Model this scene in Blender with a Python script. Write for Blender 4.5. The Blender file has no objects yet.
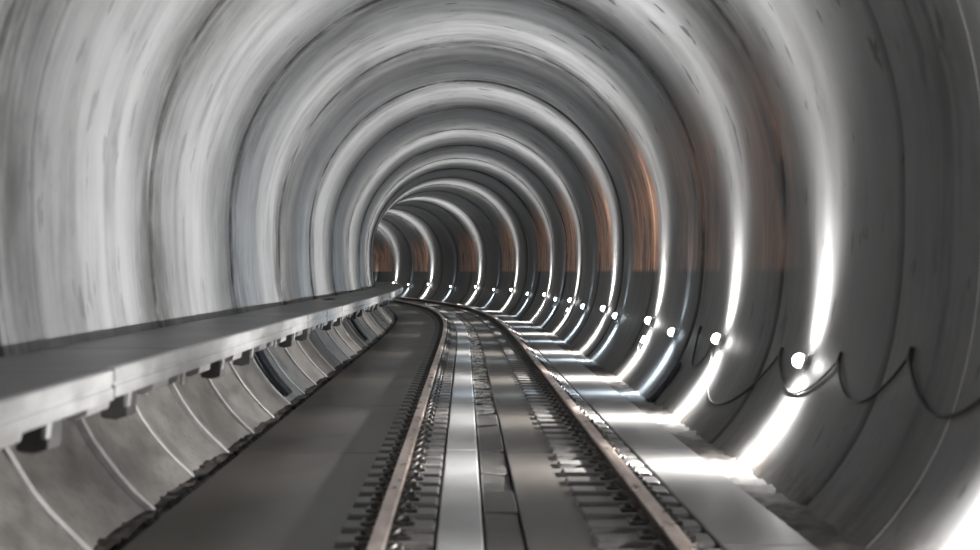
import bpy, bmesh, math, random
from mathutils import Vector, Matrix, noise
random.seed(7)
scene = bpy.context.scene
COL = scene.collection

# ------------------------------------------------------------------ camera, world, exposure
F_PX, CX, CY = 1500.0, 465.0, 272.0          # focal length in pixels, vanishing point of the straight stretch
EYE = 1.44                                    # eye height over the floor
cam_d = bpy.data.cameras.new('camera')
cam_d.sensor_width = 36.0
cam_d.lens = 36.0 * F_PX / 980.0
cam_d.clip_start = 0.05
cam_d.clip_end = 400
cam_d.dof.use_dof = True
cam_d.dof.focus_distance = 30.0
cam_d.dof.aperture_fstop = 2.2
cam = bpy.data.objects.new('camera', cam_d)
COL.objects.link(cam)
yaw = math.atan((490.0 - CX) / F_PX)          # the picture centre lies right of the vanishing point
pitch = math.atan((CY - 275.0) / F_PX)
cam.location = (0, 0, EYE)
cam.rotation_euler = (math.pi / 2 + pitch, 0, -yaw)
scene.camera = cam

world = bpy.data.worlds.new('world')
scene.world = world
world.use_nodes = True
world.node_tree.nodes['Background'].inputs[0].default_value = (0, 0, 0, 1)
world.node_tree.nodes['Background'].inputs[1].default_value = 0.0

vs = scene.view_settings
vs.view_transform = 'Standard'
vs.look = 'None'
vs.gamma = 1.0
vs.use_curve_mapping = False
vs.exposure = -0.1
scene.cycles.use_denoising = True
scene.cycles.max_bounces = 8
scene.cycles.sample_clamp_indirect = 4.0
LAMP_I = 1250.0                                # brightness of the white lamps

# ------------------------------------------------------------------ the path of the tunnel
S0, S1, RHO = 24.0, 56.0, 185.0               # straight, then easing into a left-hand bend
def curvature(s):
    if s < S0: return 0.0
    if s < S1: return (s - S0) / (S1 - S0) / RHO
    return 1.0 / RHO
_tab, _ds = {}, 0.1
_th, _x, _y = 0.0, 0.0, -20.0
N_TAB = 2000
TAB = []
for _i in range(N_TAB):
    _s = -20.0 + _i * _ds
    TAB.append((_x, _y, _th))
    _th += curvature(_s) * _ds
    _x -= math.sin(_th) * _ds
    _y += math.cos(_th) * _ds
def frame(s):
    f = (s + 20.0) / _ds
    i = max(0, min(N_TAB - 2, int(f)))
    t = f - i
    a, b = TAB[i], TAB[i + 1]
    return tuple(a[k] + (b[k] - a[k]) * t for k in range(3))
def P(s, x, z):
    px, py, th = frame(s)
    return Vector((px + math.cos(th) * x, py + math.sin(th) * x, z))
def heading(s): return frame(s)[2]

R, ZC, BL, PL, XC = 2.62, 2.02, 2.72, 2.9, 0.03   # crown radius, springing height, lower half-axis and fullness, offset
def wall_x(z, off=0.0):
    d = z - ZC
    if d >= 0: return (R + off) * math.sqrt(max(0, 1 - (d / (R + off)) ** 2))
    return (R + off) * math.sqrt(max(0, 1 - (-d / (BL + off)) ** PL))
def wall_normal(z):                           # outward (x, z) on the right-hand side
    x = wall_x(z); d = z - ZC
    if d >= 0: return Vector((x, d)).normalized()
    return Vector((2 * x / R ** 2, -PL / BL * (-d / BL) ** (PL - 1))).normalized()

# ------------------------------------------------------------------ helpers
def tag(o, label=None, cat=None, group=None, kind=None):
    if label: o['label'] = label
    if cat: o['category'] = cat
    if group: o['group'] = group
    if kind: o['kind'] = kind
    return o
def empty(name, loc, rz=0.0):
    o = bpy.data.objects.new(name, None)
    o.empty_display_size = 0.2
    COL.objects.link(o)
    o.location = loc
    o.rotation_euler = (0, 0, rz)
    return o
def link_mesh(name, me, mat, parent=None, smooth=True, angle=35):
    if mat is not None and not me.materials: me.materials.append(mat)
    o = bpy.data.objects.new(name, me)
    COL.objects.link(o)
    if parent is not None:
        o.parent = parent
        o.matrix_parent_inverse = world_of(parent).inverted()
    return o
def world_of(o):
    m = o.matrix_basis.copy()
    return world_of(o.parent) @ o.matrix_parent_inverse @ m if o.parent else m
def finish(bm, name, smooth_angle=35):
    bmesh.ops.recalc_face_normals(bm, faces=bm.faces)
    me = bpy.data.meshes.new(name)
    bm.to_mesh(me); bm.free()
    me.shade_smooth()
    me.set_sharp_from_angle(angle=math.radians(smooth_angle))
    return me
def sweep_mesh(name, prof, ss, jig=None, uvs=None, bevel=0.0, origin=None):
    """closed cross-section [(x, z)] run along the bend through the stations ss, capped at both ends"""
    bm = bmesh.new()
    rows = []
    o = origin or Vector((0, 0, 0))
    for k, s in enumerate(ss):
        rows.append([bm.verts.new(P(s, x, z) + (jig(s, x, z) if jig else Vector()) - o) for x, z in prof])
    n = len(prof)
    for a, b in zip(rows, rows[1:]):
        for i in range(n):
            bm.faces.new((a[i], a[(i + 1) % n], b[(i + 1) % n], b[i]))
    bm.faces.new(rows[0]); bm.faces.new(rows[-1][::-1])
    if bevel:
        bmesh.ops.recalc_face_normals(bm, faces=bm.faces)
        es = [e for e in bm.edges if len(e.link_faces) == 2 and e.calc_face_angle(0) > 0.6]
        bmesh.ops.bevel(bm, geom=es, offset=bevel, segments=1, affect='EDGES')
    return finish(bm, name)
def sweep(name, prof, ss, mat, parent=None, **kw):
    o = P((ss[0] + ss[-1]) / 2, 0, 0)
    me = sweep_mesh(name, prof, ss, origin=o, **kw)
    ob = bpy.data.objects.new(name, me)
    me.materials.append(mat)
    COL.objects.link(ob)
    ob.location = o
    if parent is not None:
        ob.parent = parent
        ob.matrix_parent_inverse = world_of(parent).inverted()
    return ob
def stations(a, b, step=1.5):
    n = max(1, int(math.ceil((b - a) / step)))
    return [a + (b - a) * i / n for i in range(n + 1)]
def add_box(bm, x0, x1, y0, y1, z0, z1, bevel=0.0, taper=0.0):
    vs_ = [bm.verts.new(p) for p in ((x0, y0, z0), (x1, y0, z0), (x1, y1, z0), (x0, y1, z0),
           (x0 + taper, y0 + taper, z1), (x1 - taper, y0 + taper, z1), (x1 - taper, y1 - taper, z1), (x0 + taper, y1 - taper, z1))]
    fs = [bm.faces.new([vs_[i] for i in f]) for f in ((3, 2, 1, 0), (4, 5, 6, 7), (0, 1, 5, 4), (1, 2, 6, 5), (2, 3, 7, 6), (3, 0, 4, 7))]
    if bevel:
        es = set(e for f in fs for e in f.edges)
        bmesh.ops.bevel(bm, geom=list(es), offset=bevel, segments=1, affect='EDGES')
def tube_mesh(name, pts, r, n=8):
    bm = bmesh.new()
    rings = []
    for k, p in enumerate(pts):
        d = (pts[min(k + 1, len(pts) - 1)] - pts[max(k - 1, 0)]).normalized()
        u = d.cross(Vector((0.31, 0.17, 0.93))).normalized()
        v = d.cross(u).normalized()
        rings.append([bm.verts.new(p + u * r * math.cos(2 * math.pi * i / n) + v * r * math.sin(2 * math.pi * i / n)) for i in range(n)])
    for a, b in zip(rings, rings[1:]):
        for i in range(n):
            bm.faces.new((a[i], a[(i + 1) % n], b[(i + 1) % n], b[i]))
    bm.faces.new(rings[0]); bm.faces.new(rings[-1][::-1])
    return finish(bm, name, 60)
def lathe_into(bm, prof, n=20, axis='Y'):
    """profile [(radius, along)] turned about the local Y axis"""
    rows = []
    for r, a in prof:
        rows.append([bm.verts.new((r * math.cos(2 * math.pi * i / n), a, r * math.sin(2 * math.pi * i / n))) for i in range(n)])
    for a, b in zip(rows, rows[1:]):
        for i in range(n):
            bm.faces.new((a[i], a[(i + 1) % n], b[(i + 1) % n], b[i]))
    bm.faces.new(rows[0]); bm.faces.new(rows[-1][::-1])

# ------------------------------------------------------------------ materials
class NT:
    def __init__(self, name):
        self.m = bpy.data.materials.new(name)
        self.m.use_nodes = True
        self.t = self.m.node_tree
        self.b = self.t.nodes['Principled BSDF']
    def node(self, kind, **kw):
        n = self.t.nodes.new(kind)
        for k, v in kw.items(): setattr(n, k, v)
        return n
    def link(self, a, b): self.t.links.new(a, b)
    def val(self, sock, v):
        if isinstance(v, (int, float, tuple)): sock.default_value = v
        else: self.link(v, sock)
    def math(self, op, a, b=0.0, clamp=False):
        n = self.node('ShaderNodeMath', operation=op, use_clamp=clamp)
        self.val(n.inputs[0], a); self.val(n.inputs[1], b)
        return n.outputs[0]
    def mix(self, fac, a, b):
        n = self.node('ShaderNodeMix', data_type='RGBA')
        self.val(n.inputs[0], fac); self.val(n.inputs[6], a); self.val(n.inputs[7], b)
        return n.outputs[2]
    def ramp(self, v, lo, hi, a=0.0, b=1.0):
        n = self.node('ShaderNodeMapRange', interpolation_type='SMOOTHSTEP')
        self.val(n.inputs[0], v)
        n.inputs[1].default_value, n.inputs[2].default_value = lo, hi
        n.inputs[3].default_value, n.inputs[4].default_value = a, b
        return n.outputs[0]
    def coords(self, kind, scale, offset=(0, 0, 0)):
        c = self.node('ShaderNodeTexCoord')
        mp = self.node('ShaderNodeMapping')
        mp.inputs['Scale'].default_value = scale
        mp.inputs['Location'].default_value = offset
        if kind == 'World':
            g = self.node('ShaderNodeNewGeometry')
            self.link(g.outputs['Position'], mp.inputs[0])
        else: self.link(c.outputs[kind], mp.inputs[0])
        return mp.outputs[0]
    def noise(self, vec, scale=1.0, detail=4.0, rough=0.55):
        n = self.node('ShaderNodeTexNoise')
        self.link(vec, n.inputs['Vector'])
        n.inputs['Scale'].default_value = scale
        n.inputs['Detail'].default_value = detail
        n.inputs['Roughness'].default_value = rough
        return n.outputs['Fac']
    def bump(self, h, strength=0.2, dist=0.01):
        n = self.node('ShaderNodeBump')
        n.inputs['Strength'].default_value = strength
        n.inputs['Distance'].default_value = dist
        self.link(h, n.inputs['Height'])
        self.link(n.outputs[0], self.b.inputs['Normal'])

def rgb(v, w=0.0): return (v * (1 + w), v, v * (1 - w), 1)

def lining_material():
    t = NT('lining_concrete')
    streak = t.noise(t.coords('UV', (1.7, 0.24, 1)), 1.5, 5, 0.58)          # long smears running round the ring
    fine = t.noise(t.coords('UV', (14, 0.7, 1)), 1.0, 4, 0.6)
    blot = t.noise(t.coords('UV', (1.1, 0.7, 1), (3.1, 7.7, 0)), 1.3, 5, 0.65)
    cloud = t.noise(t.coords('UV', (0.9, 0.8, 1), (1.7, 4.2, 0)), 1.4, 6, 0.65)
    spots = t.noise(t.coords('UV', (2.6, 1.0, 1), (13.0, 2.2, 0)), 1.7, 3, 0.55)
    c = t.mix(t.ramp(streak, 0.32, 0.68), rgb(0.24, -0.015), rgb(0.43, -0.02))
    c = t.mix(t.math('MULTIPLY', t.ramp(cloud, 0.35, 0.65), 0.4), c, rgb(0.50, -0.02))
    c = t.mix(t.math('MULTIPLY', t.ramp(blot, 0.56, 0.75), 0.5), c, rgb(0.09, 0.02))
    # copper-brown patches on the outer wall, above a level line
    g = t.node('ShaderNodeNewGeometry')
    sp = t.node('ShaderNodeSeparateXYZ'); t.link(g.outputs['Position'], sp.inputs[0])
    tc = t.node('ShaderNodeTexCoord')
    su = t.node('ShaderNodeSeparateXYZ'); t.link(tc.outputs['UV'], su.inputs[0])
    # soot and smears either side of every ring joint
    fr = t.math('ABSOLUTE', t.math('SUBTRACT', t.math('FRACT', t.math('ADD', t.math('DIVIDE', t.math('SUBTRACT', su.outputs[0], 12.4), 4.25), 0.5)), 0.5))
    soot = t.math('MULTIPLY', t.ramp(fr, 0.0, 0.26, 1, 0), t.ramp(t.math('ADD', t.math('MULTIPLY', blot, 0.6), t.math('MULTIPLY', fine, 0.4)), 0.37, 0.58))
    c = t.mix(t.math('MULTIPLY', soot, 0.75), c, rgb(0.055, 0.02))
    grime = t.math('MULTIPLY', t.ramp(fr, 0.004, 0.022, 1, 0), t.ramp(t.noise(t.coords('UV', (5, 1.1, 1)), 1.6, 4, 0.6), 0.3, 0.6))
    c = t.mix(t.math('MULTIPLY', grime, 0.9), c, rgb(0.03, 0.02))
    # shade of the outer wall painted into its colour, deepening below the crown
    wall_shade = t.math('MULTIPLY', t.ramp(su.outputs[1], 0.8, 3.8), 0.80)
    c = t.mix(wall_shade, c, rgb(0.035, 0.05))
    c = t.mix(t.math('MULTIPLY', t.math('MULTIPLY', t.ramp(spots, 0.635, 0.67), t.ramp(su.outputs[1], -2.5, 0.5, 0.35, 1.0)), 0.8), c, rgb(0.03, 0.05))
    right = t.ramp(su.outputs[1], 1.4, 2.4)
    level = t.math('MULTIPLY', t.ramp(sp.outputs[2], 1.42, 1.50), t.ramp(sp.outputs[2], 2.4, 3.6, 1, 0))
    win = None                                  # patches between the lamps, wider gaps with larger patches
    for a_, b_, k_ in [(11.9, 13.6, 0.2), (15.4, 18.6, 0.25), (20.5, 23.6, 1), (27.0, 29.8, 1), (35.1, 38.2, 1), (43.4, 47.0, 1),
                       (55.0, 58.8, 1), (66.3, 71.2, 1), (80.0, 84.0, 1), (90.0, 140.0, 1)]:
        w_ = t.math('MULTIPLY', t.math('MULTIPLY', t.ramp(su.outputs[0], a_ - 0.3, a_ + 0.4), t.ramp(su.outputs[0], b_ - 0.5, b_ + 0.5, 1, 0)), float(k_))
        win = w_ if win is None else t.math('MAXIMUM', win, w_)
    patch = t.ramp(t.noise(t.coords('UV', (1.15, 0.45, 1), (5.3, 1.1, 0)), 1.5, 6, 0.7), 0.36, 0.54)
    near = t.math('MULTIPLY', win, 0.95)
    copper_patch = t.math('MULTIPLY', t.math('MULTIPLY', right, level), t.math('MULTIPLY', patch, near))
    rc = t.mix(t.ramp(fine, 0.35, 0.65), (0.28, 0.12, 0.07, 1), (0.95, 0.58, 0.40, 1))
    c = t.mix(copper_patch, c, rc)
    # dirt crust where the lining meets the floor
    base = t.math('MULTIPLY', t.ramp(sp.outputs[2], 0.05, 0.30, 1, 0), t.ramp(t.noise(t.coords('World', (1, 1, 1)), 6, 5, 0.7), 0.38, 0.6))
    c = t.mix(t.math('MULTIPLY', base, 0.85), c, (0.05, 0.042, 0.035, 1))
    t.link(c, t.b.inputs['Base Color'])
    t.link(t.ramp(streak, 0.3, 0.7, 0.42, 0.56), t.b.inputs['Roughness'])
    t.b.inputs['Specular IOR Level'].default_value = 0.22
    t.bump(t.math('ADD', t.math('MULTIPLY', streak, 1.0), t.math('MULTIPLY', fine, 0.25)), 0.35, 0.02)
    return t.m

def concrete(name, lo, hi, warm=0.0, rough=(0.4, 0.6), scale=2.2, spec=0.5, bump=0.25, speck=0.3):
    t = NT(name)
    a = t.noise(t.coords('World', (1, 0.5, 1)), scale, 4, 0.5)
    b = t.noise(t.coords('World', (1, 1, 1)), 19, 4, 0.6)
    c = t.mix(t.ramp(a, 0.15, 0.85), rgb(lo, warm), rgb(hi, warm))
    c = t.mix(t.math('MULTIPLY', t.ramp(b, 0.45, 0.75), speck), c, rgb(lo * 0.55, warm))
    t.link(c, t.b.inputs['Base Color'])
    t.link(t.ramp(a, 0.1, 0.9, rough[0], rough[1]), t.b.inputs['Roughness'])
    t.b.inputs['Specular IOR Level'].default_value = spec
    t.bump(b, bump, 0.008)
    return t.m

def metal(name, c0, c1, rough, met=1.0, scale=9):
    t = NT(name)
    a = t.noise(t.coords('World', (1, 0.35, 1)), scale, 5, 0.6)
    t.link(t.mix(t.ramp(a, 0.3, 0.7), c0, c1), t.b.inputs['Base Color'])
    t.b.inputs['Metallic'].default_value = met
    t.link(t.ramp(a, 0.3, 0.7, rough[0], rough[1]), t.b.inputs['Roughness'])
    t.bump(a, 0.08, 0.004)
    return t.m

def glow(name, colour, strength):
    t = NT(name)
    t.b.inputs['Base Color'].default_value = (0.8, 0.8, 0.8, 1)
    t.b.inputs['Emission Color'].default_value = colour
    t.b.inputs['Emission Strength'].default_value = strength
    t.m.cycles.emission_sampling = 'NONE'
    return t.m

M = {}
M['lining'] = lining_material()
M['panel'] = concrete('base_panel_concrete', 0.085, 0.20, 0.06, (0.42, 0.58), 4.5, 0.4, 0.35, 0.45)
M['seam'] = concrete('seam_mortar', 0.32, 0.52, 0.01, (0.45, 0.6), 6.0, bump=0.4)
M['floor'] = concrete('floor_concrete_brown', 0.058, 0.10, 0.10, (0.32, 0.42), 1.3, 0.28, 0.08, 0.2)
M['strip'] = concrete('walkway_concrete_pale', 0.30, 0.44, 0.0, (0.3, 0.45), 2.0, 0.5, 0.12, 0.12)
M['walk'] = concrete('walkway_concrete_grey', 0.08, 0.125, 0.02, (0.34, 0.42), 2.0, 0.75, 0.06, 0.12)
M['block'] = concrete('fastening_block_concrete', 0.075, 0.15, 0.04, (0.35, 0.5), 5.0)
M['deck'] = concrete('deck_concrete', 0.06, 0.10, 0.03, (0.35, 0.5), 1.6, 0.5, 0.15)
M['fascia'] = concrete('edge_profile_pale', 0.28, 0.50, 0.0, (0.28, 0.42), 7.0, 0.5, 0.15, 0.2)
M['bracket_dark'] = concrete('bracket_dark_steel', 0.055, 0.10, 0.02, (0.4, 0.6), 8.0)
M['bracket_pale'] = concrete('bracket_pale_concrete', 0.26, 0.40, 0.02, (0.4, 0.6), 8.0)
M['crust'] = concrete('mortar_crust_dirt', 0.02, 0.11, 0.10, (0.6, 0.85), 9.0, 0.3, 0.6)
M['cover'] = concrete('drain_cover_dark', 0.03, 0.085, 0.05, (0.35, 0.55), 6.0, 0.3, 0.6)
M['rung'] = metal('drain_rung_metal', (0.5, 0.48, 0.45, 1), (0.8, 0.78, 0.75, 1), (0.2, 0.35))
M['railhead'] = metal('rail_head_steel', (0.72, 0.56, 0.48, 1), (0.92, 0.80, 0.73, 1), (0.26, 0.38))
M['railbody'] = metal('rail_body_rust', (0.05, 0.035, 0.028, 1), (0.10, 0.066, 0.05, 1), (0.4, 0.6), 0.3)
M['clip'] = metal('clip_dark_steel', (0.035, 0.033, 0.032, 1), (0.11, 0.105, 0.10, 1), (0.3, 0.5), 0.6, 20)
M['blackplate'] = metal('cover_plate_black', (0.008, 0.010, 0.014, 1), (0.018, 0.024, 0.032, 1), (0.35, 0.5), 0.2)
M['cable'] = metal('cable_rubber', (0.012, 0.011, 0.011, 1), (0.035, 0.033, 0.032, 1), (0.45, 0.6), 0.0, 30)
M['housing'] = metal('lamp_housing_grey', (0.30, 0.30, 0.31, 1), (0.45, 0.45, 0.46, 1), (0.35, 0.5), 0.3)
M['glow_white'] = glow('lamp_diffuser_white', (1, 0.98, 0.95, 1), 14.0)
M['glow_blue'] = glow('lamp_diffuser_bluish', (0.80, 0.91, 1, 1), 9.0)
M['seal'] = concrete('joint_seal_white', 0.6, 0.85, 0.0, (0.5, 0.7), 10.0)
M['debris'] = concrete('debris_brown', 0.05, 0.14, 0.35, (0.7, 0.9), 30.0)

# ------------------------------------------------------------------ tunnel lining, ring by ring
RING = 4.25
JOINT0 = 9.0
S_BACK, S_END = JOINT0 - 5 * RING, 140.0
wall = empty('wall_tunnel', P(0, 0, 0))
tag(wall, 'grey concrete tunnel lining of arched rings curving away to the left', kind='structure')
PHI = [i * math.radians(90) / 26 for i in range(27)]
def ring_profile():
    pts = []                                   # (x, z, nx, nz, perimeter from crown) on the right half
    v = 0.0; last = None
    for ph in PHI: pts.append((R * math.sin(ph), ZC + R * math.cos(ph), math.sin(ph), math.cos(ph)))
    for k in range(1, 21):
        z = ZC - (ZC + 0.12) * k / 20
        n = wall_normal(z)
        pts.append((wall_x(z), z, n.x, n.y))
    out = []
    for p in pts:
        if last: v += math.hypot(p[0] - last[0], p[1] - last[1])
        out.append(p + (v,)); last = p
    return out
RP = ring_profile()
FULL = [(-x, z, -nx, nz, -v) for x, z, nx, nz, v in RP[:0:-1]] + RP
def lining_ring(s0, s1, off, taper):
    bm = bmesh.new()
    uvl = bm.loops.layers.uv.new('UVMap')
    L = s1 - s0
    stn = [(0.0, 0.040), (0.014, 0.012), (0.06, 0.0)] + [(L * k / 5, 0.0) for k in range(1, 5)] + [(L - 0.06, 0.0), (L - 0.014, 0.012), (L, 0.040)]
    org = P((s0 + s1) / 2, 0, 0)
    rows = []
    for d, g in stn:
        s = s0 + d
        e = off + taper * (d / L - 0.5) + g
        rows.append([(bm.verts.new(P(s, XC + x + nx * e, z + nz * e) - org), s, v) for x, z, nx, nz, v in FULL])
    def quad(a, b, c, d):
        f = bm.faces.new((a[0], b[0], c[0], d[0]))
        for lp, q in zip(f.loops, (a, b, c, d)): lp[uvl].uv = (q[1], q[2])
    for a, b in zip(rows, rows[1:]):
        for i in range(len(FULL) - 1): quad(a[i], b[i], b[i + 1], a[i + 1])
    outer = []                                 # the back of the ring, a hand's breadth of concrete
    for s in (s0, s1):
        outer.append([(bm.verts.new(P(s, XC + x + nx * 0.25, z + nz * 0.25) - org), s, v) for x, z, nx, nz, v in FULL])
    for i in range(len(FULL) - 1):
        quad(outer[0][i], outer[0][i + 1], outer[1][i + 1], outer[1][i])
        quad(rows[0][i], rows[0][i + 1], outer[0][i + 1], outer[0][i])
        quad(rows[-1][i + 1], rows[-1][i], outer[1][i], outer[1][i + 1])
    me = bpy.data.meshes.new('lining_ring')
    bm.to_mesh(me); bm.free()
    me.shade_smooth(); me.set_sharp_from_angle(angle=math.radians(50))
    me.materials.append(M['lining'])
    o = bpy.data.objects.new('lining_ring', me)
    COL.objects.link(o)
    o.location = org; o.parent = wall
    return o
joints = [S_BACK, -8.0, -3.7, 0.6, 4.85, 9.05]
while joints[-1] < S_END: joints.append(12.4 + RING * (len(joints) - 6))
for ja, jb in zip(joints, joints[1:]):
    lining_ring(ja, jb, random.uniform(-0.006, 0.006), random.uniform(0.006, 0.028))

# white sealed joint line on the right of the nearest ring
bm = bmesh.new(); prev = None
for x, z, nx, nz, v in [p for p in RP if 1.2 < p[4] < 6.4]:
    w = 0.004 + 0.008 * noise.noise(Vector((v * 3.1, 0, 1.7))) ** 2
    ds = 0.015 * noise.noise(Vector((v * 1.7, 4.2, 0)))
    q = [bm.verts.new(P(7.62 + ds + d, XC + x - nx * e, z - nz * e)) for d, e in ((-w, -0.004), (-w * 0.5, 0.004), (w * 0.5, 0.004), (w, -0.004))]
    if prev:
        for a in range(3): bm.faces.new((prev[a], prev[a + 1], q[a + 1], q[a]))
    prev = q
link_mesh('joint_seal', finish(bm, 'joint_seal'), M['seal'], wall)

# ------------------------------------------------------------------ floor
floor = sweep('floor', [(-2.15, -0.40), (2.2, -0.40), (2.2, -0.16), (-2.15, -0.16)], stations(S_BACK, S_END, 2.0), M['floor'])
tag(floor, 'brown grey concrete track bed with pale strips and a central drain', kind='structure')
SJ0 = 16.2
def strip_run(name, x0, x1, top, mat, gap=0.012, seg=RING, bevel=0.008, lift=0.0, s_from=S_BACK, s_to=S_END - 1):
    a = SJ0 - math.ceil((SJ0 - s_from) / seg) * seg
    while a < s_to:
        b = a + seg - gap
        h = top + random.uniform(-lift, lift)
        sweep(name, [(x0, -0.17), (x1, -0.17), (x1, h), (x0, h)], stations(a, b, 2.2), mat, floor, bevel=bevel)
        a += seg
strip_run('floor_slab', -1.79, -0.158, 0.0, M['floor'])
strip_run('pale_strip', -0.15, 0.095, 0.022, M['strip'], lift=0.003)
strip_run('floor_slab', 0.33, 1.315, 0.0, M['floor'])
strip_run('pale_walkway_slab', 1.325, 1.80, 0.03, M['walk'], lift=0.003)
def rough_strip(name, x0, x1, z, amp, label, seed):
    bm = bmesh.new(); rows = []
    s = 4.0
    while s < 60:
        row = []
        for i in range(7):
            x = x0 + (x1 - x0) * i / 6
            h = z + amp * (0.6 * noise.noise(Vector((x * 9, s * 4.5, seed))) + 0.6 * noise.noise(Vector((x * 21, s * 11, seed + 3))) + 0.5 * abs(noise.noise(Vector((x * 30, s * 25, seed + 7)))))
            row.append(bm.verts.new(P(s, x + 0.02 * noise.noise(Vector((s * 6, seed, i))), h)))
        rows.append(row)
        s += 0.035 if s < 24 else 0.2
    for a, b in zip(rows, rows[1:]):
        for i in range(6): bm.faces.new((a[i], a[i + 1], b[i + 1], b[i]))
    o = link_mesh(name, finish(bm, name, 80), M['crust'], floor)
    tag(o, label, kind='stuff')
rough_strip('gutter_crust', 1.80, 2.10, 0.015, 0.035, 'lumpy dark mortar and dirt along the foot of the right wall', 1.0)
rough_strip('gutter_crust', -1.97, -1.825, 0.015, 0.03, 'crumbled mortar along the foot of the left wall panels', 5.0)

# covers over the near part of the drain, open rungs beyond
s = 3.2
while s < 15.2:
    L = random.choice((0.9, 1.1, 1.35))
    L = min(L, 15.35 - s)
    tilt = random.uniform(-0.012, 0.012)
    top = random.uniform(-0.025, 0.0)
    sweep('drain_cover', [(0.115, -0.09), (0.32, -0.09), (0.32, top + tilt), (0.115, top - tilt)], stations(s, s + L - 0.03, 0.4), M['cover'], floor,
          jig=lambda s_, x, z: Vector((0, 0, 0.014 * noise.noise(Vector((s_ * 5, x * 9, 2))))), bevel=0.01)
    s += L
bm = bmesh.new(); add_box(bm, -0.10, 0.10, -0.07, 0.07, -0.02, 0.02, 0.012)
rung_me = finish(bm, 'drain_rung'); rung_me.materials.append(M['rung'])
s = 15.6
while s < 56:
    o = bpy.data.objects.new('drain_rung', rung_me); COL.objects.link(o)
    o.location = P(s, 0.2175 + random.uniform(-0.01, 0.01), -0.035 + random.uniform(-0.01, 0.008))
    o.rotation_euler = (random.uniform(-0.12, 0.12), random.uniform(-0.12, 0.12), heading(s) + random.uniform(-0.05, 0.05))
    o.parent = floor; o.matrix_parent_inverse = world_of(floor).inverted()
    s += 0.42

# ------------------------------------------------------------------ rails
def rail_profile(xc, part):
    if part == 'body':
        p = [(-0.07, 0.0), (0.07, 0.0), (0.07, 0.014), (0.018, 0.032), (0.010, 0.045), (0.010, 0.085), (-0.010, 0.085), (-0.010, 0.045), (-0.018, 0.032), (-0.07, 0.014)]
    else:
        p = [(-0.012, 0.082), (0.012, 0.082), (0.040, 0.092), (0.043, 0.112), (0.035, 0.123), (0.016, 0.127), (-0.016, 0.127), (-0.035, 0.123), (-0.043, 0.112), (-0.040, 0.092)]
    return [(xc + x, z + 0.002) for x, z in p]
def clip_mesh():
    bm = bmesh.new()
    add_box(bm, 0.055, 0.15, -0.075, 0.075, 0.030, 0.052, 0.006)
    add_box(bm, 0.085, 0.125, -0.035, 0.035, 0.052, 0.085, 0.006, 0.006)
    pts = [Vector((0.045 + 0.05 * math.sin(a) , -0.055 + 0.11 * q / 8, 0.055 + 0.03 * math.sin(a))) for q, a in [(q, math.pi * q / 8) for q in range(9)]]
    rings = []
    for kk, p in enumerate(pts):
        rings.append([bm.verts.new(p + Vector((0.011 * math.cos(2 * math.pi * i / 6), 0, 0.011 * math.sin(2 * math.pi * i / 6)))) for i in range(6)])
    for a, b in zip(rings, rings[1:]):
        for i in range(6): bm.faces.new((a[i], a[(i + 1) % 6], b[(i + 1) % 6], b[i]))
    bm.faces.new(rings[0]); bm.faces.new(rings[-1][::-1])
    me = finish(bm, 'rail_clip'); me.materials.append(M['clip'])
    return me
CLIP = clip_mesh()
def block_mesh(x0, x1):
    bm = bmesh.new()
    add_box(bm, x0, x1, -0.13, 0.13, -0.01, 0.032, 0.008, 0.012)
    me = finish(bm, 'fastening_block'); me.materials.append(M['block'])
    return me
def rail(xc, inner, x_in, x_out, label):
    root = empty('rail', P(0, xc, 0))
    tag(root, label, 'rail', 'running rails of the track')
    inv = world_of(root).inverted()
    ss = stations(S_BACK + 0.5, S_END - 2, 1.0)
    sweep('rail_body', rail_profile(xc, 'body'), ss, M['railbody'], root)
    h = sweep('rail_head', rail_profile(xc, 'head'), ss, M['railhead'], root)
    tag(h, 'worn coppery running surface of the rail')
    bme = block_mesh(*((-x_out, x_in) if inner > 0 else (-x_in, x_out)))
    far = bmesh.new()
    s = 3.0
    while s < 92:
        near = s < 58
        for kind in ('block', 'clip_a', 'clip_b'):
            if kind == 'block': me, rot = bme, 0.0
            elif kind == 'clip_a': me, rot = CLIP, 0.0
            else: me, rot = CLIP, math.pi
            mw = Matrix.Translation(P(s, xc, 0.0)) @ Matrix.Rotation(heading(s) + rot, 4, 'Z')
            if near:
                o = bpy.data.objects.new('fastening_block' if kind == 'block' else 'rail_clip', me)
                COL.objects.link(o); o.parent = root; o.matrix_parent_inverse = inv
                o.matrix_basis = mw
            elif kind != 'block':
                tmp = me.copy(); tmp.transform(inv @ mw); far.from_mesh(tmp); bpy.data.meshes.remove(tmp)
        s += 0.45
    fo = bpy.data.meshes.new('far_rail_clips'); far.to_mesh(fo); far.free(); fo.materials.append(M['clip'])
    o = bpy.data.objects.new('far_rail_clips', fo); COL.objects.link(o); o.parent = root
    tag(o, kind='stuff')
rail(-0.43, 1, 0.268, 0.26, 'coppery steel rail beside the pale centre strip, left of the two')
rail(1.065, -1, 0.38, 0.255, 'coppery steel rail beside the pale right-hand walkway, right of the two')

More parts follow.
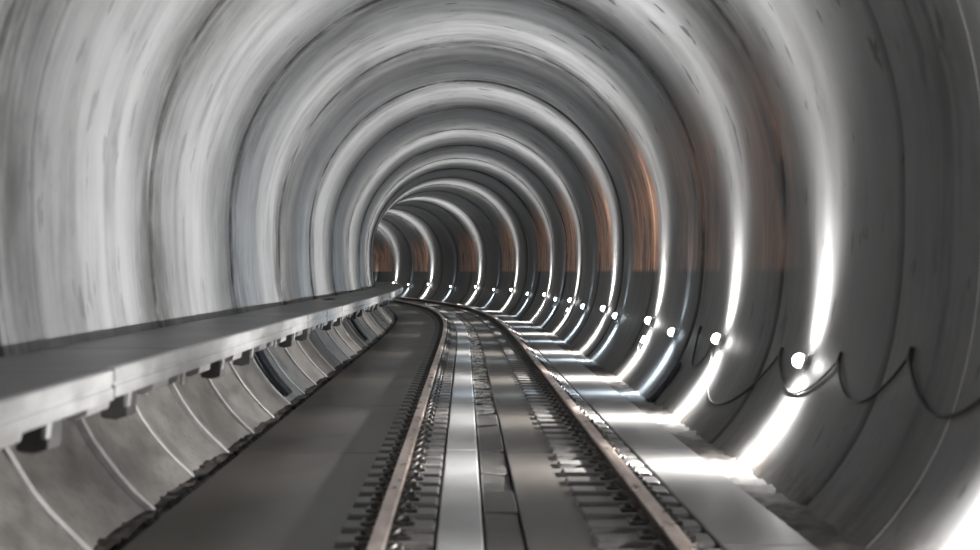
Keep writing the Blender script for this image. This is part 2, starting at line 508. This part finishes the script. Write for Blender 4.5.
# ------------------------------------------------------------------ raised walkway on the left
walk = empty('walkway', P(0, -2.0, 0.0))
tag(walk, 'raised concrete service walkway with pale metal edge along the left wall', 'walkway')
DZ, DX = 0.985, -1.60
XB = XC - wall_x(DZ)
seg = RING / 2
a = JOINT0 - 9 * seg
while a < S_END - 2:
    b = a + seg
    dz = random.uniform(-0.006, 0.006); dx = random.uniform(-0.012, 0.012)
    sweep('deck_slab', [(XB + 0.05, DZ - 0.10), (DX - 0.045, DZ - 0.10), (DX - 0.045, DZ), (XB + 0.02, DZ)], stations(a, b - 0.012, 1.1), M['deck'], walk, bevel=0.005)
    x, z = DX + dx, DZ + dz
    sweep('edge_profile', [(x - 0.042, z - 0.125), (x - 0.004, z - 0.125), (x, z - 0.118), (x, z - 0.072), (x - 0.010, z - 0.066), (x - 0.010, z - 0.054),
          (x, z - 0.048), (x, z + 0.006), (x - 0.006, z + 0.012), (x - 0.042, z + 0.012)], stations(a + 0.004, b - 0.008, 1.1), M['fascia'], walk)
    a = b
# downstand beam, dark and pale brackets and small hanger tabs under the deck
PAN = RING / 3
def bracket(s, dark, w):
    if dark: p = [(-1.83, 0.90), (-1.81, 0.715), (-1.74, 0.705), (-1.68, 0.72), (-1.665, 0.885), (-1.70, 0.90)]
    else: p = [(-1.86, 0.90), (-1.84, 0.78), (-1.76, 0.77), (-1.70, 0.79), (-1.685, 0.885), (-1.70, 0.90)]
    sweep('bracket', p, [s - w / 2, s - w / 2 + 0.02, s + w / 2 - 0.02, s + w / 2], M['bracket_dark' if dark else 'bracket_pale'], walk, bevel=0.006)
def tab(s):
    sweep('hanger_tab', [(-1.655, DZ - 0.20), (-1.64, DZ - 0.20), (-1.63, DZ - 0.10), (-1.655, DZ - 0.10)], [s - 0.035, s + 0.035], M['fascia'], walk)
n = 0
s = JOINT0 - 3 * PAN
while s < 75:
    big = n % 3 != 0
    sweep('downstand_beam', [(-1.80, 0.82), (-1.72, 0.82), (-1.71, 0.888), (-1.80, 0.888)], stations(s + 0.16, s + PAN - 0.16, 0.8), M['bracket_pale'], walk, bevel=0.006)
    bracket(s, big, 0.19)
    bracket(s + PAN * 0.58, False, 0.40)
    tab(s - 0.24)
    s += PAN; n += 1

# concave base panels and mortar seams under the walkway, part of the wall
def base_profile(e0, e1):
    zs = [0.02 + 0.84 * i / 8 for i in range(9)]
    inner = [(XC - wall_x(z) + e1 + 0.05 * math.sin(math.pi * i / 8) * -0.35 + 0.05 * (1 - i / 8), z) for i, z in enumerate(zs)]
    outer = [(XC - wall_x(z) - 0.02, z) for z in zs]
    return outer + inner[::-1]
s = JOINT0 - 3 * PAN
n = 0
while s < 75:
    e = 0.045 + random.uniform(-0.01, 0.012)
    sweep('base_panel', base_profile(0, e), [s + 0.02, s + 0.25, s + PAN * 0.5, s + PAN - 0.25, s + PAN - 0.02], M['panel'], wall,
          jig=lambda q, x, z, s=s: Vector((-0.035 * math.sin(math.pi * (q - s) / PAN), 0, 0)), bevel=0.0)
    sweep('seam_rib', base_profile(0, e + 0.022), [s - 0.036, s - 0.02, s + 0.02, s + 0.036], M['seam'], wall,
          jig=lambda q, x, z, s=s: Vector((0.008 * noise.noise(Vector((z * 7, s, 0))), 0.02 * noise.noise(Vector((z * 4, s, 3))), 0)))
    s += PAN; n += 1

# ------------------------------------------------------------------ wall lamps
def fan_nodes(light, amp, s1, b_amp, s2, base, down=None):
    light.use_nodes = True
    nt = light.node_tree
    em = nt.nodes['Emission']
    tc = nt.nodes.new('ShaderNodeTexCoord')
    sx = nt.nodes.new('ShaderNodeSeparateXYZ')
    nt.links.new(tc.outputs['Normal'], sx.inputs[0])
    def mth(op, a, b=None):
        n_ = nt.nodes.new('ShaderNodeMath'); n_.operation = op
        for i, v in enumerate((a, b)):
            if v is None: continue
            if isinstance(v, (int, float)): n_.inputs[i].default_value = v
            else: nt.links.new(v, n_.inputs[i])
        return n_.outputs[0]
    x2 = mth('MULTIPLY', sx.outputs[0], sx.outputs[0])
    g1 = mth('MULTIPLY', mth('EXPONENT', mth('MULTIPLY', x2, -1 / s1 ** 2)), amp)
    g2 = mth('MULTIPLY', mth('EXPONENT', mth('MULTIPLY', x2, -1 / s2 ** 2)), b_amp)
    md = nt.nodes.new('ShaderNodeMapRange'); md.interpolation_type = 'SMOOTHSTEP'      # wider throw downwards, onto the walkway
    nt.links.new(sx.outputs[2], md.inputs[0])
    md.inputs[1].default_value, md.inputs[2].default_value = -0.75, -0.2
    md.inputs[3].default_value, md.inputs[4].default_value = 1.0, 0.0
    g3 = mth('MULTIPLY', mth('MULTIPLY', mth('EXPONENT', mth('MULTIPLY', x2, -1 / 0.62 ** 2)), amp * 0.5), md.outputs[0])
    g2 = mth('ADD', g2, g3)
    tot = mth('MULTIPLY', mth('ADD', mth('ADD', g1, g2), base), mth('SUBTRACT', 1.0, mth('POWER', x2, 1.5)))    # side shields
    back = nt.nodes.new('ShaderNodeMapRange'); back.interpolation_type = 'SMOOTHSTEP'    # the housing shades the wall behind the lamp
    nt.links.new(sx.outputs[1], back.inputs[0])
    back.inputs[1].default_value, back.inputs[2].default_value = -0.75, -0.25
    back.inputs[3].default_value, back.inputs[4].default_value = 0.04, 1.0
    tot = mth('MULTIPLY', tot, back.outputs[0])
    if down is not None:
        mr = nt.nodes.new('ShaderNodeMapRange'); mr.interpolation_type = 'SMOOTHSTEP'
        nt.links.new(sx.outputs[2], mr.inputs[0])
        mr.inputs[1].default_value, mr.inputs[2].default_value = -0.5, 0.35
        mr.inputs[3].default_value, mr.inputs[4].default_value = 1.0, down
        tot = mth('MULTIPLY', tot, mr.outputs[0])
    nt.links.new(tot, em.inputs['Strength'])

LW = bpy.data.lights.new('lamp_light_white', 'POINT')
LW.energy = LAMP_I; LW.color = (1, 0.985, 0.965); LW.shadow_soft_size = 0.03
fan_nodes(LW, 1.0, 0.36, 0.07, 0.7, 0.006)
LB = bpy.data.lights.new('lamp_light_bluish', 'POINT')
LB.energy = LAMP_I * 0.4; LB.color = (0.72, 0.87, 1.0); LB.shadow_soft_size = 0.03
fan_nodes(LB, 1.0, 0.26, 0.08, 0.5, 0.006, down=0.10)

def lamp_meshes():
    bm = bmesh.new()
    add_box(bm, -0.06, 0.06, 0.0, 0.012, -0.08, 0.08, 0.004)
    plate = finish(bm, 'back_plate'); plate.materials.append(M['housing'])
    bm = bmesh.new()
    add_box(bm, -0.014, 0.014, 0.010, 0.035, -0.014, 0.014, 0.003)
    arm = finish(bm, 'arm'); arm.materials.append(M['housing'])
    bm = bmesh.new()
    lathe_into(bm, [(0.030, 0.025), (0.050, 0.030), (0.055, 0.040), (0.055, 0.055), (0.050, 0.060)])
    hs = finish(bm, 'housing'); hs.materials.append(M['housing'])
    bm = bmesh.new()
    lathe_into(bm, [(0.050, 0.054), (0.054, 0.075), (0.048, 0.098), (0.030, 0.115), (0.006, 0.120)])
    df = finish(bm, 'diffuser', 70)
    return plate, arm, hs, df
PLATE, ARM, HOUS, DIFF = lamp_meshes()
DIFF_W = DIFF; DIFF_W.materials.append(M['glow_white'])
DIFF_B = DIFF.copy(); DIFF_B.materials.clear(); DIFF_B.materials.append(M['glow_blue'])
def wall_frame(s, z, side=1):
    n = wall_normal(z)
    px, py, th = frame(s)
    T = Vector((-math.sin(th), math.cos(th), 0)); N = Vector((math.cos(th), math.sin(th), 0))
    inward = -(N * n.x * side + Vector((0, 0, n.y)))
    up = T.cross(inward) * -1
    if up.z < 0: up = -up
    X = inward.cross(up)
    m = Matrix((X, inward, up)).transposed().to_4x4()
    m.translation = P(s, XC + side * wall_x(z), z)
    return m
def wall_lamp(s, z, kind, label, group):
    root = bpy.data.objects.new('wall_lamp', None); COL.objects.link(root)
    root.empty_display_size = 0.1
    root.matrix_basis = wall_frame(s, z)
    tag(root, label, 'lamp', group)
    for nm, me in (('back_plate', PLATE), ('arm', ARM), ('housing', HOUS), ('diffuser', DIFF_W if kind == 'w' else DIFF_B)):
        o = bpy.data.objects.new(nm, me); COL.objects.link(o); o.parent = root
    lo = bpy.data.objects.new('lamp_light', LW if kind == 'w' else LB)
    COL.objects.link(lo); lo.parent = root; lo.location = (0, 0.158, 0)
ORD = ['first', 'second', 'third', 'fourth', 'fifth', 'sixth', 'seventh', 'eighth', 'ninth', 'tenth', 'eleventh', 'twelfth', 'thirteenth', 'fourteenth', 'fifteenth', 'sixteenth']
for s, w in ((-8.5, 'well behind'), (-3.0, 'just behind'), (1.4, 'beside')):
    wall_lamp(s, 0.77, 'w', 'white wall lamp outside the picture, %s the viewpoint' % w, 'white wall lamps')
wall_lamp(6.5, 0.80, 'w', 'white wall lamp just off the right edge, glowing on the lower right corner', 'white wall lamps')
WHITE = [10.9, 14.5, 19.9, 26.4, 34.3, 42.5, 54.0, 65.3, 79.0, 88.6, 99.0, 109.0]
for i, s in enumerate(WHITE):
    wall_lamp(s, 0.77, 'w', 'round white lamp low on right wall, %s white one in view from the camera' % ORD[i], 'white wall lamps')
BLUE = [17.5, 24.1, 30.6, 38.5, 48.2, 59.5, 72.5, 84.4, 94.0, 104.0]
for i, s in enumerate(BLUE):
    wall_lamp(s, 0.71, 'b', 'small bluish lamp low on right wall, %s bluish one from the camera' % ORD[i], 'bluish wall lamps')

# ------------------------------------------------------------------ cable hung in loops on the right wall
def on_wall(s, z, d): 
    n = wall_normal(z)
    return P(s, XC + wall_x(z) - n.x * d, z - n.y * d)
hooks = [(4.2, 0.95), (5.6, 0.97), (7.0, 0.96), (8.55, 0.95), (10.05, 0.84), (11.85, 0.78), (14.9, 0.72), (16.0, 0.80)]
sags = [0.25, 0.25, 0.27, 0.27, 0.26, 0.50, 0.30]
pts = []
for i, ((sa, za), (sb, zb)) in enumerate(zip(hooks, hooks[1:])):
    for q in range(16):
        t = q / 16
        pts.append(on_wall(sa + (sb - sa) * t, za + (zb - za) * t - 4 * sags[i] * t * (1 - t), 0.022))
pts.append(on_wall(hooks[-1][0], hooks[-1][1], 0.022))
cable = link_mesh('hanging_cable', tube_mesh('hanging_cable', pts, 0.011), M['cable'])
tag(cable, 'thin black cable hung in loops along the lower right wall', 'cable')
bm = bmesh.new(); add_box(bm, -0.012, 0.012, -0.002, 0.030, -0.03, 0.06, 0.003)
hook_me = finish(bm, 'hook'); hook_me.materials.append(M['cable'])
for sa, za in hooks:
    o = bpy.data.objects.new('hook', hook_me); COL.objects.link(o)
    o.matrix_basis = wall_frame(sa, za); o.parent = cable

# ------------------------------------------------------------------ black cover plates on the lower walls
def wall_plate(s, z0, z1, w, side, label, d=0.05):
    zs = stations(z0, z1, 0.08)
    base = 0.085 if side < 0 else 0.0
    bm = bmesh.new(); rows = []
    for z in zs:
        nn = wall_normal(z); row = []
        for ds, dd in ((-w / 2, 0.004), (-w / 2, d - 0.008), (-w / 2 + 0.01, d), (w / 2 - 0.01, d), (w / 2, d - 0.008), (w / 2, 0.004)):
            e = dd + base
            row.append(bm.verts.new(P(s + ds, XC + side * (wall_x(z) - nn.x * e), z - nn.y * e)))
        rows.append(row)
    for a_, b_ in zip(rows, rows[1:]):
        for i in range(6): bm.faces.new((a_[i], a_[(i + 1) % 6], b_[(i + 1) % 6], b_[i]))
    bm.faces.new(rows[0]); bm.faces.new(rows[-1][::-1])
    o = link_mesh('cable_duct', finish(bm, 'cable_duct'), M['blackplate'])
    tag(o, label, 'duct', 'black ducts on the lower walls')
wall_plate(16.5, 0.02, 0.44, 0.34, 1, 'short black duct low on the right wall beside the bluish lamp glow')
wall_plate(16.4, 0.03, 0.80, 0.34, -1, 'black duct running up the left wall under the walkway, nearer one')
wall_plate(29.5, 0.03, 0.80, 0.40, -1, 'black duct running up the left wall under the walkway, farther one')

# ------------------------------------------------------------------ junction boxes and loose wires under some lamps
def junction(s, z, label):
    root = bpy.data.objects.new('junction_box', None); COL.objects.link(root); root.matrix_basis = wall_frame(s, z)
    tag(root, label, 'junction box', 'junction boxes under the wall lamps')
    bm = bmesh.new(); add_box(bm, -0.06, 0.06, 0.0, 0.05, -0.05, 0.05, 0.006)
    o = link_mesh('box', finish(bm, 'box'), None); o.data.materials.append(M['housing']); o.parent = root
    p = [Vector((0.03 * math.sin(q * 0.9), 0.03 + 0.02 * math.sin(q * 0.7), -0.05 - 0.022 * q)) for q in range(9)]
    w = link_mesh('wire', tube_mesh('wire', p, 0.007, 6), M['cable']); w.parent = root
junction(20.0, 0.52, 'small grey junction box with a loose wire under the third white lamp')
junction(38.9, 0.56, 'small grey junction box with a loose wire under the fourth bluish lamp')
junction(34.6, 0.55, 'small grey junction box with a loose wire under the fifth white lamp')

# ------------------------------------------------------------------ rubbish on the walkway
bm = bmesh.new()
bmesh.ops.create_icosphere(bm, subdivisions=3, radius=1.0)
for v in bm.verts:
    f = 1 + 0.45 * noise.noise(v.co * 2.1) + 0.2 * noise.noise(v.co * 6)
    v.co = Vector((v.co.x * f * 0.10, v.co.y * f * 0.30, max(-0.004, v.co.z * f * 0.022)))
o = link_mesh('debris_clump', finish(bm, 'debris_clump', 60), M['debris'])
o.location = P(24.6, XB + 0.28, DZ + 0.006)
tag(o, 'flat brown clump of debris lying on the walkway by the wall', 'debris')
